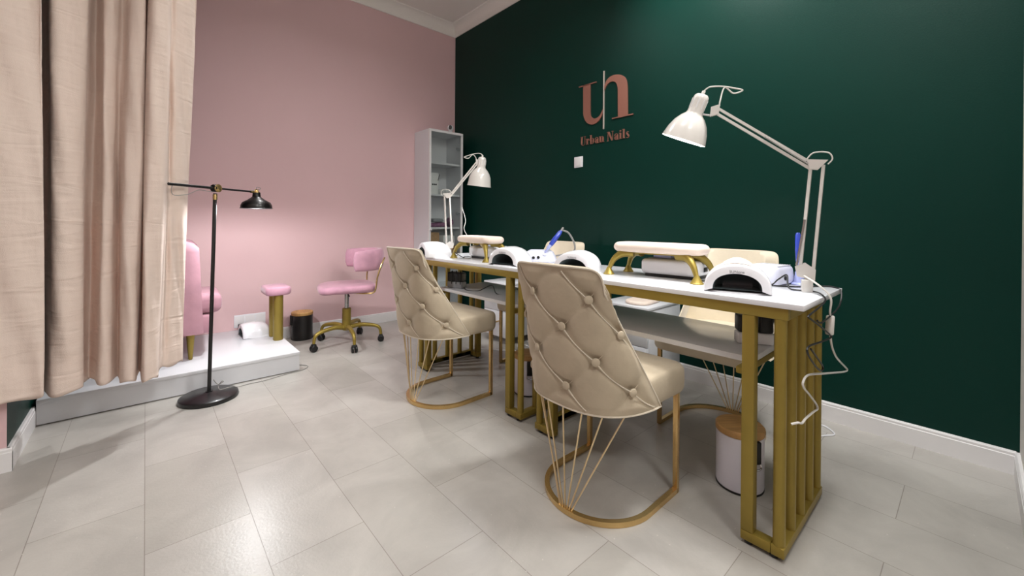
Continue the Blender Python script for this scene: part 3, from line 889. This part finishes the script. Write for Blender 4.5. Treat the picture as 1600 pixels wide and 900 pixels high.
# ------------------------------------------------------------------ dust collectors under the armrests
def dust_collector(label, loc, rz):
    t = thing('dust_collector', label, 'dust collector', loc, rz, 'white dust collectors under the armrests')
    MB().box(-.085, .085, -.125, .125, .012, .078, .018, 4).build('housing', WPLAS, t)
    b = MB()
    b.box(-.07, .07, -.11, .11, 0, .013, .003); b.build('grille_base', BLACKP, t)
    MB().box(-.06, .06, -.10, .10, .0775, .081, .003).build('top_grille', GREYP, t)
    MB().box(-.02, .02, -.128, -.122, .03, .05, .002).build('switch', BLACKP, t)
    MB().box(-.05, .03, .00, .08, .0815, .094, .002).build('filter', CLEARB, t)
    return t
dust_collector('white dust collector box beneath the long armrest on the nearest table', (1.745, .875, TT), radians(4))
dust_collector('white dust collector box beneath the armrest on the far table', (1.69, 2.115, TT), radians(2))

# ------------------------------------------------------------------ nail drills
def hand_piece(parent, base, tip):
    base, tip = Vector(base), Vector(tip); L = (tip-base).length; mx = axis_mx(base, tip-base)
    MB().lathe([(.0035, 0), (.005, .018), (.008, .022), (.0085, .040)], 14, mx).build('nose', CLEARB, parent)
    MB().lathe([(.0085, .040), (.010, .045), (.0115, L*.55), (.010, L-.01), (.006, L)], 16, mx).build('grip', BLUE, parent)
dm = thing('nail_drill', 'white nail drill unit with blue handpiece on the far table', 'nail drill', (1.785, 1.752, TT), radians(36))
dm.scale = (1.32, 1.32, 1.32)
b = MB(); rings = []
for z, sx, sy, ox in ((0, .058, .075, 0), (.005, .062, .08, 0), (.010, .060, .078, 0), (.028, .052, .07, .002), (.045, .04, .06, .006), (.053, .026, .045, .01)):
    rings.append([Vector((ox+sx*(abs(cos(a))**.6)*(1 if cos(a) > 0 else -1), sy*(abs(sin(a))**.6)*(1 if sin(a) > 0 else -1), z)) for a in [2*pi*k/36 for k in range(36)]])
b.rings(rings); b.build('housing', LILAC, dm)
for yy, zz in ((.055, .024), (.02, .020), (-.002, .022)):
    MB().lathe([(.0065, 0), (.0065, .006), (.005, .008)], 14, axis_mx((-.055+.0*yy, yy, zz), (-1, 0, .2))).build('dial', BLACKP, dm)
hand_piece(dm, (-.045, -.03, .045), (-.013, -.098, .141))
MB().tube([(-.045, -.03, .04), (-.03, -.03, .02)], .012, 12).build('holder', LILAC, dm)
MB().tube([(-.013, -.098, .141), (-.009, -.106, .154), (-.004, -.102, .145), (.02, -.13, .13), (.035, -.155, .08), (.04, -.15, .045), (.045, -.10, .030), (.045, -.06, .022)], .0042, 8, smooth=6).build('cable', GREYC, dm)

fn = thing('nail_vacuum', 'cool white fan box with ribbed lid and black knob, beside the large desk lamp', 'nail vacuum', (1.84, .535, TT), radians(-8))
b = MB(); b.box(-.075, .075, -.062, .062, 0, .072, .018, 4)
for v in b.bm.verts:
    if v.co.z > .05: v.co.x *= .9; v.co.y *= .92
b.build('housing', LILAC, fn)
for k in range(12):
    MB().box(-.052, .052, -.05+k*.0088, -.0455+k*.0088, .0715, .0745, .001).build('rib', WPLAS, fn)
MB().lathe([(.009, 0), (.009, .006), (.007, .008)], 16, axis_mx((-.02, -.061, .028), (0, -1, .05))).build('knob', BLACKP, fn)
hp = thing('pen_drill', 'upright blue drill handpiece in a clear stand behind the large desk lamp', 'nail drill', (1.884, .450, TT))
MB().lathe([(.028, 0), (.03, .004), (.02, .01), (.014, .04), (.014, .05)], 18).build('stand', CLEARB, hp)
hand_piece(hp, (0, 0, .045), (.012, .008, .20))

# ------------------------------------------------------------------ desk lamps
def desk_lamp(label, base, elbow, joint, cap, opening, name='desk_lamp', energy=13):
    base, elbow, joint, cap, opening = map(Vector, (base, elbow, joint, cap, opening))
    t = thing(name, label, 'desk lamp', base)
    e, j, c, o = elbow-base, joint-base, cap-base, opening-base
    h = Vector((j.x, j.y, 0)).normalized()              # direction of reach
    s = Vector((-h.y, h.x, 0))
    # clamp
    MB().box(-.016, .016, -.02, .02, .0, .042, .003, mx=Matrix.Rotation(math.atan2(h.y, h.x), 4, 'Z')).build('clamp', LAMPW, t)
    br = MB()
    pl = [(-.022, .040), (.028, .052), (.034, .085), (.005, .100), (-.024, .078)]
    mxx = Matrix((h, Vector((0, 0, 1)), s)).transposed().to_4x4()
    for d in (-.009, .007): br.prism(pl, d, d+.002, mxx)
    br.tube([Vector((0, 0, .03)), Vector((0, 0, .06))], .006); br.build('bracket', LAMPW, t)
    f0, f1 = h*.018+Vector((0, 0, .09)), -h*.018+Vector((0, 0, .072))
    for f, k in ((f0, .020), (f1, -.020)):
        ar = MB(); ar.tube([f, e+h*k*.9+Vector((0, 0, -.012+.006*(k < 0)))], 0, flat=(.0045, .0045)); ar.build('lower_arm', LAMPW, t, ang=30)
    # springs
    f2 = f0+(e-f0)*.45
    MB().tube([f0+h*.012+s*.006, f2+h*.01+s*.006], .0035, 8).build('spring', CHROME, t)
    ep = MB()
    q = [h*.030+Vector((0, 0, .016)), h*.022+Vector((0, 0, -.018)), -h*.002+Vector((0, 0, -.022)), -h*.030+Vector((0, 0, .010))]
    pts = [e+x for x in q]
    for d in (-.008, .006):
        a = [p+s*d for p in pts]; b2 = [p+s*(d+.002) for p in pts]; ep.rings([a, b2])
    ep.build('elbow_plate', LAMPW, t)
    up_ = Vector((0, 0, 1))
    for aa, bb_ in ((e+h*.030+up_*.013, j+up_*.008), (e+h*.018-up_*.018, j-up_*.014)):
        MB().tube([aa, bb_], 0, flat=(.0045, .0045)).build('upper_arm', LAMPW, t, ang=30)
    MB().tube([e+h*.026+up_*.0+s*.006, e+(j-e)*.5-up_*.006+s*.006], .003, 8).build('spring', CHROME, t)
    jp = MB(); pts = [j+h*-.012+up_*.018, j-h*.008-up_*.018, j+h*.022-up_*.024, j+h*.018+up_*.012]
    for d in (-.006, .004):
        a = [p+s*d for p in pts]; b2 = [p+s*(d+.002) for p in pts]; jp.rings([a, b2])
    jp.build('head_plate', LAMPW, t)
    ax = (o-c).normalized(); L = (o-c).length
    mx = axis_mx(c, ax)
    neck = c+ax*.075
    MB().tube([j+h*.016-up_*.02, neck-(neck-(j+h*.016-up_*.02)).normalized()*.02], .004, 8).build('swivel', CHROME, t)
    R = .086; cl = .080
    shp = [(.010, .0), (.020, .002), (.027, .010), (.029, .022), (.030, cl-.008), (.033, cl), (.046, cl+.012), (.063, cl+.035), (.076, cl+.065), (.083, L-.012), (.086, L),
           (.084, L), (.080, L-.014), (.072, cl+.066), (.058, cl+.038), (.040, cl+.016), (.026, cl+.004), (.025, .03), (.012, .02)]
    shd = MB().lathe(shp, 40, mx).build('lamp_shade', LAMPW, t, ang=50)
    for k in range(9):                                  # bright vent slots round the neck
        a = 2*pi*k/9
        m2 = mx @ Matrix.Rotation(a, 4, 'Z')
        MB().box(.0288, .0302, -.0028, .0028, .022, .058, .0005, 1, mx=m2).build('vent_slot', PAPER, shd)
    MB().lathe([(.006, -.012), (.007, -.010), (.007, .004)], 12, mx).build('cord_cap', LAMPW, shd)
    MB().lathe([(.013, cl-.02), (.02, cl+.01), (.027, cl+.035), (.020, cl+.056), (.005, cl+.064)], 20, mx).build('bulb', BULB, t)
    bulb_light(name+'_light', base+c+ax*(cl+.075), energy, rad=.025)
    # cord from the cap to the head plate, and over the elbow
    c0 = c-ax*.012
    MB().tube([c0, c0+up_*.012-h*.02, c0-h*.06+up_*.008, c0-h*.11-up_*.008, c0-h*.13-up_*.018, c0-h*.10-up_*.024, c0-h*.07+up_*.002, j-h*.012+up_*.03, j-h*.01+up_*.012], .0028, 8, smooth=6).build('cord', LAMPW, t)
    MB().tube([e+h*.03+up_*.016, e+h*.01+up_*.038, e-h*.03+up_*.036, e-h*.042+up_*.014, e-h*.03-up_*.004], .0024, 8, smooth=6).build('cord', LAMPW, t)
    return t
desk_lamp('large white desk lamp with articulated arm clamped to the nearest table end', (1.705, .385, TT), (1.735, .365, 1.213), (1.615, .655, 1.435), (1.612, .705, 1.505), (1.603, .777, 1.335))
desk_lamp('small looking white desk lamp with raised arm on the far table before the cabinet', (1.603, 2.47, TT), (1.588, 2.478, 1.195), (1.765, 2.36, 1.435), (1.79, 2.335, 1.470), (1.784, 2.364, 1.262))
MB_c = MB().tube([(1.80, 2.60, 1.12), (1.835, 2.60, 1.02), (1.815, 2.59, .95), (1.86, 2.58, .86), (1.87, 2.57, .74), (1.88, 2.56, .60), (1.86, 2.55, .50)], .0022, 6, smooth=6)

# white cord with inline switch from the near desk lamp
wcd = thing('lamp_cord', 'white lamp cord with inline switch hanging down the near table end', 'cord', (1.70, .315, 0))
def loc_(pts, o): return [Vector(p)-Vector(o) for p in pts]
o_ = (1.70, .315, 0)
MB().tube(loc_([(1.70, .40, .83), (1.675, .345, .80), (1.668, .312, .765), (1.664, .312, .72), (1.668, .312, .70)], o_), .0032, 8, smooth=6).build('cord', LAMPW, wcd)
MB().box(-.014, .014, -.009, .009, -.032, .032, .005, 3, mx=Matrix.Translation((1.679-1.70, 0, .672)) @ Matrix.Rotation(radians(14), 4, 'Y') @ Matrix.Rotation(radians(30), 4, 'Z')).build('inline_switch', LAMPW, wcd)
MB().tube(loc_([(1.690, .315, .642), (1.70, .315, .61), (1.735, .315, .575), (1.80, .315, .535), (1.90, .31, .485), (1.93, .31, .468), (1.87, .31, .475), (1.64, .318, .522), (1.47, .325, .556), (1.41, .325, .55), (1.42, .325, .53), (1.47, .325, .50), (1.55, .325, .45), (1.575, .325, .425), (1.52, .325, .43), (1.44, .325, .436), (1.40, .325, .435), (1.37, .327, .445), (1.358, .34, .44)], o_), .0032, 8, smooth=6).build('cord', LAMPW, wcd)
# black cord tangle over the near table end
bcd = MB().tube([(1.66, .60, .7745), (1.72, .51, .7745), (1.74, .48, .80), (1.725, .45, .82), (1.70, .44, .79), (1.69, .425, .7745), (1.70, .37, .7745), (1.64, .332, .776), (1.60, .312, .765), (1.53, .312, .752), (1.42, .312, .744), (1.406, .312, .738), (1.50, .312, .705), (1.65, .312, .65), (1.68, .312, .632), (1.55, .312, .642), (1.41, .312, .655), (1.40, .312, .636), (1.48, .312, .585), (1.55, .312, .553), (1.575, .312, .56), (1.50, .312, .605), (1.43, .312, .644)], .0028, 6, smooth=6).build('charger_cord', BLACKP)
tag(bcd, 'tangled thin black cord hanging over the near table end', 'cord')
bc2 = MB().tube([(1.655, .73, .7745), (1.70, .64, .7745), (1.76, .45, .7745), (1.86, .38, .7745), (1.88, .345, .774), (1.86, .318, .765), (1.82, .312, .73), (1.74, .312, .71), (1.56, .312, .70), (1.50, .312, .715)], .0028, 6, smooth=6).build('charger_cord', BLACKP)
tag(bc2, 'thin black cord looping over the back corner of the near table', 'cord')
bc3 = MB().tube([(1.78, 2.13, .7745), (1.62, 2.27, .7745), (1.54, 2.20, .7745), (1.50, 2.22, .80), (1.52, 2.29, .81), (1.55, 2.33, .78), (1.60, 2.36, .7745)], .0028, 6, smooth=6).build('charger_cord', BLACKP)
tag(bc3, 'thin black cord curling between the far armrest legs', 'cord')
tag(MB_c.build('lamp_cord', LAMPW), 'white cord hanging from the small looking desk lamp in front of the green wall', 'cord')

# power strips on the table shelves
def power_strip(label, loc, rz, n=2):
    t = thing('power_strip', label, 'power strip', loc, rz, 'power strips on the table shelves')
    MB().box(-.06, .06, -.028, .028, 0, .042, .006, 3).build('housing', GREYP if n == 3 else WPLAS, t)
    for k in range(n):
        x = -.035+k*.07/(n-1)
        p = MB().box(x-.0235, x+.0235, -.03, .03, .0425, .105, .008, 3).build('plug', BLACKP, t)
        MB().tube([(x, 0, .10), (x+.01, -.02, .115), (x+.02, -.035, .10), (x+.025, -.045, .03)], .003, 6, smooth=5).build('cord', BLACKP, p)
    return t
power_strip('white power strip with black plugs on the shelf of the nearest table', (1.69, .545, .5615), radians(-55))
power_strip('grey power strip with black plugs on the shelf of the far table', (1.575, 2.33, .5615), radians(-70), 3)
wl = MB().tube([(1.70, .50, .60), (1.705, .49, .645), (1.71, .475, .635), (1.72, .46, .58), (1.74, .43, .51), (1.78, .41, .46)], .0032, 8, smooth=6).build('extension_cord', WPLAS)
tag(wl, 'white power cord looping off the end of the near table shelf', 'cord')
wc2 = MB().tube([(1.76, .47, .60), (1.86, .45, .52), (2.02, .50, .42), (2.16, .57, .37), (2.20, .595, .33), (2.20, .605, .27), (2.20, .61, .18), (2.21, .605, .08), (2.25, .60, .012), (2.33, .60, .0035), (2.46, .58, .0035), (2.52, .50, .0035), (2.46, .44, .0035), (2.40, .47, .0035), (2.30, .52, .0035), (2.10, .54, .0035), (1.98, .56, .0035)], .0038, 8, smooth=6).build('extension_cord', WPLAS)
tag(wc2, 'white cord running down to the floor behind the near table legs', 'cord')
bc4 = MB().tube([(1.64, 2.33, .564), (1.56, 2.2, .5635), (1.60, 2.12, .5635), (1.66, 2.06, .60), (1.62, 1.96, .5635), (1.66, 1.88, .5635), (1.64, 1.80, .61), (1.68, 1.72, .5635), (1.7, 1.65, .5635)], .0028, 6, smooth=6).build('charger_cord', BLACKP)
tag(bc4, 'thin black cord wandering along the shelf of the far table', 'cord')
wc5 = MB().tube([(2.34, 2.2, .12), (2.3, 2.3, .004), (2.2, 2.36, .004), (2.25, 2.45, .02), (2.32, 2.4, .004), (2.24, 2.3, .01), (2.12, 2.42, .004), (1.98, 2.6, .004), (1.92, 2.7, .004)], .003, 6, smooth=6).build('extension_cord', WPLAS)
tag(wc5, 'white cord bundle on the floor beside the far drawer unit', 'cord')

# ------------------------------------------------------------------ bins
def bin_(label, loc, rz, m, group='small round pedal bins'):
    t = thing('pedal_bin', label, 'bin', loc, rz, group)
    MB().lathe([(.080, 0), (.083, .002), (.083, .008)], 40).build('base_ring', BLACKP, t)
    MB().lathe([(.081, .008), (.0825, .012), (.0825, .205), (.080, .207)], 40).build('bin_body', m, t)
    MB().lathe([(.083, .207), (.085, .210), (.085, .228), (.081, .232), (.04, .233)], 40).build('lid', WOOD, t)
    MB().box(-.020, .020, -.093, -.078, .125, .2065, .004, 3).build('hinge_cover', BLACKP, t)
    MB().tube([(-.02, -.083, .125), (-.02, -.090, .11), (0, -.092, .105), (.02, -.090, .11), (.02, -.083, .125)], .003, 8, smooth=4).build('carry_handle', CHROME, t)
    MB().box(-.016, .016, .078, .108, .004, .012, .003).build('pedal', BLACKP, t)
    return t
bin_('white pedal bin with bamboo lid under the near end of the nearest table', (1.715, .598, 0), radians(-35), BINW)
bin_('white pedal bin with bamboo lid, mostly hidden behind the legs where the tables meet', (1.70, 1.76, 0), radians(-35), BINW)
bk_ = bin_('black pedal bin with bamboo lid by the pink wall beside the platform', (1.005, 3.828, 0), radians(-100), BLACKM)

# ------------------------------------------------------------------ wall switch and sign
sw = thing('light_switch', 'square white switch on the green wall under the copper lettering', 'light switch', (XG, 2.14, 1.498))
MB().box(-.008, 0, -.044, .044, -.044, .044, .004, 3).build('plate', WPLAS, sw)
MB().box(-.012, -.008, -.033, .033, -.033, .033, .002).build('rocker', TRIMW, sw)

sg = thing('wall_sign', 'rose copper monogram sign with lettering on the green wall', 'sign', (XG, 2.14, 0))
SGM = Matrix(((0, 0, -1, -.0005), (-1, 0, 0, 0), (0, 1, 0, 0), (0, 0, 0, 1)))
TH = .008
def smoothpoly(a, k=6): return [(p.x, p.y) for p in catmull([Vector((x, y, 0)) for x, y in a], k)]
def ribbon(b, L_, R_, d=TH):
    """strip between two polylines of equal length, extruded"""
    n = len(L_)
    mk = lambda p, z: b.bm.verts.new(SGM @ Vector((p[0], p[1], z)))
    A = [mk(p, 0) for p in L_]; B = [mk(p, 0) for p in R_]; C_ = [mk(p, d) for p in L_]; D_ = [mk(p, d) for p in R_]
    for i in range(n-1):
        b.bm.faces.new((A[i], A[i+1], B[i+1], B[i])); b.bm.faces.new((C_[i], D_[i], D_[i+1], C_[i+1]))
        b.bm.faces.new((A[i], C_[i], C_[i+1], A[i+1])); b.bm.faces.new((B[i], B[i+1], D_[i+1], D_[i]))
    b.bm.faces.new((A[0], B[0], D_[0], C_[0])); b.bm.faces.new((A[-1], C_[-1], D_[-1], B[-1]))
def resample(P, n):
    P = [Vector((x, y, 0)) for x, y in P]; d = [0]
    for a, b in zip(P, P[1:]): d.append(d[-1]+(b-a).length)
    out = []
    for i in range(n):
        s = d[-1]*i/(n-1); k = max(j for j in range(len(d)) if d[j] <= s+1e-9); k = min(k, len(P)-2)
        f = (s-d[k])/max(1e-9, d[k+1]-d[k]); p = P[k].lerp(P[k+1], min(1, f)); out.append((p.x, p.y))
    return out
b = MB()
ribbon(b, [(.0455, 2.106), (.0465, 1.95), (.047, 1.90)], [(.1155, 2.102), (.1165, 1.95), (.117, 1.90)])
ui = resample(smoothpoly([(.117, 1.90), (.118, 1.870), (.126, 1.843), (.148, 1.824), (.175, 1.821), (.209, 1.837), (.240, 1.885)]), 26)
uo = resample(smoothpoly([(.047, 1.90), (.047, 1.885), (.054, 1.849), (.079, 1.807), (.114, 1.784), (.155, 1.778), (.196, 1.795), (.222, 1.823), (.241, 1.857)]), 26)
ribbon(b, uo, ui)
ribbon(b, [(.001, 2.107), (.173, 2.107)], [(.001, 2.099), (.173, 2.099)])
b.build('letter_u', COPPER, sg, smooth=False)
b = MB()
ni_ = resample(smoothpoly([(.250, 2.020), (.266, 2.047), (.285, 2.064), (.311, 2.070), (.336, 2.065), (.357, 2.046), (.368, 2.012), (.370, 1.98)]), 26)
no_ = resample(smoothpoly([(.250, 2.052), (.268, 2.090), (.298, 2.109), (.336, 2.114), (.379, 2.106), (.416, 2.086), (.440, 2.056), (.450, 2.012), (.452, 1.98)]), 26)
ribbon(b, no_, ni_)
ribbon(b, [(.370, 1.98), (.373, 1.794)], [(.452, 1.98), (.455, 1.794)])
ribbon(b, [(.320, 1.795), (.499, 1.795)], [(.320, 1.787), (.499, 1.787)])
b.build('letter_n', COPPER, sg, smooth=False)
b = MB(); ribbon(b, [(.239, 2.169), (.239, 1.725)], [(.2475, 2.169), (.2475, 1.725)], TH+.001); b.build('divider_line', SILV, sg, smooth=False)
# small high-contrast serif lettering below the monogram
def glyphs():
    T, h = .30, .035      # thick stem width, hairline (cap height 1)
    V = lambda x, y0, y1, w: [((x, y0), (x, y1)), ((x+w, y0), (x+w, y1))]
    def serif(x0, x1, y): return [((x0, y), (x1, y)), ((x0, y+h*1.3), (x1, y+h*1.3))]
    def arcs(cx, cy, rx, ry, a0, a1, wfun, n=18):
        o, i_ = [], []
        for k in range(n+1):
            a = radians(a0+(a1-a0)*k/n); w_ = wfun(a)
            o.append((cx+rx*cos(a), cy+ry*sin(a))); i_.append((cx+(rx-w_)*cos(a), cy+(ry-min(w_, h*1.8))*sin(a)))
        return [tuple(o), tuple(i_)]
    t = .20
    th = lambda a: h+(t-h)*abs(cos(a))**1.5
    G = {}
    G['U'] = (.78, [V(.08, .3, 1, .22), arcs(.38, .3, .30, .32, 180, 270, th), arcs(.38, .3, .30, .32, 270, 360, lambda a: h), V(.65, .3, 1, h), serif(0, .38, .965), serif(.56, .78, .965)])
    G['r'] = (.50, [V(.08, 0, .66, t), serif(0, .36, 0), serif(0, .2, .63), arcs(.36, .50, .10, .16, 30, 175, lambda a: h), V(.40, .46, .60, .10)])
    G['b'] = (.66, [V(.08, 0, 1, t), serif(0, .2, .965), arcs(.36, .33, .27, .34, -110, 110, th)])
    G['a'] = (.60, [V(.34, 0.05, .48, t), serif(.34, .60, 0), arcs(.30, .48, .23, .19, 0, 150, lambda a: h*1.3), V(.06, .44, .56, .11), arcs(.27, .19, .21, .20, 60, 300, lambda a: h+(.17-h)*abs(cos(a))**1.5)])
    G['n'] = (.74, [V(.08, 0, .66, t), serif(0, .36, 0), serif(0, .2, .63), arcs(.44, .42, .20, .25, 0, 140, lambda a: h+(t-h)*max(0, cos(a))**1.5), V(.44, 0, .43, t), serif(.38, .72, 0)])
    G['N'] = (.92, [V(.12, 0, 1, h), V(.76, 0, 1, h), [((.08, 1), (.62, 0)), ((.34, 1), (.80, 0))], serif(0, .3, .965), serif(0, .26, 0), serif(.64, .90, .965)])
    G['i'] = (.38, [V(.08, 0, .66, t), serif(0, .36, 0), serif(0, .2, .63), [((.09, .80), (.27, .80)), ((.09, .95), (.27, .95))]])
    G['l'] = (.38, [V(.08, 0, 1, t), serif(0, .36, 0), serif(0, .2, .965)])
    G['s'] = (.50, [arcs(.24, .49, .18, .18, 40, 200, lambda a: h*1.6), [((.06, .44), (.30, .14)), ((.20, .56), (.44, .26))], arcs(.24, .17, .20, .18, 220, 390, lambda a: h*1.6)])
    return G
G_ = glyphs(); cx, H_ = .020, .069
word = 'Urban Nails'
tot = sum(.30 if c == ' ' else G_[c][0]+.06 for c in word); sc_ = .455/(tot*H_)
for c in word:
    if c == ' ': cx += .30*H_*sc_; continue
    wd, st = G_[c]
    b = MB()
    for a_, b_ in st:
        ribbon(b, [(cx+x*H_*sc_, 1.627+y*H_) for x, y in a_], [(cx+x*H_*sc_, 1.627+y*H_) for x, y in b_], .006)
    b.build('letter', COPPER, sg, smooth=False)
    cx += (wd+.06)*H_*sc_
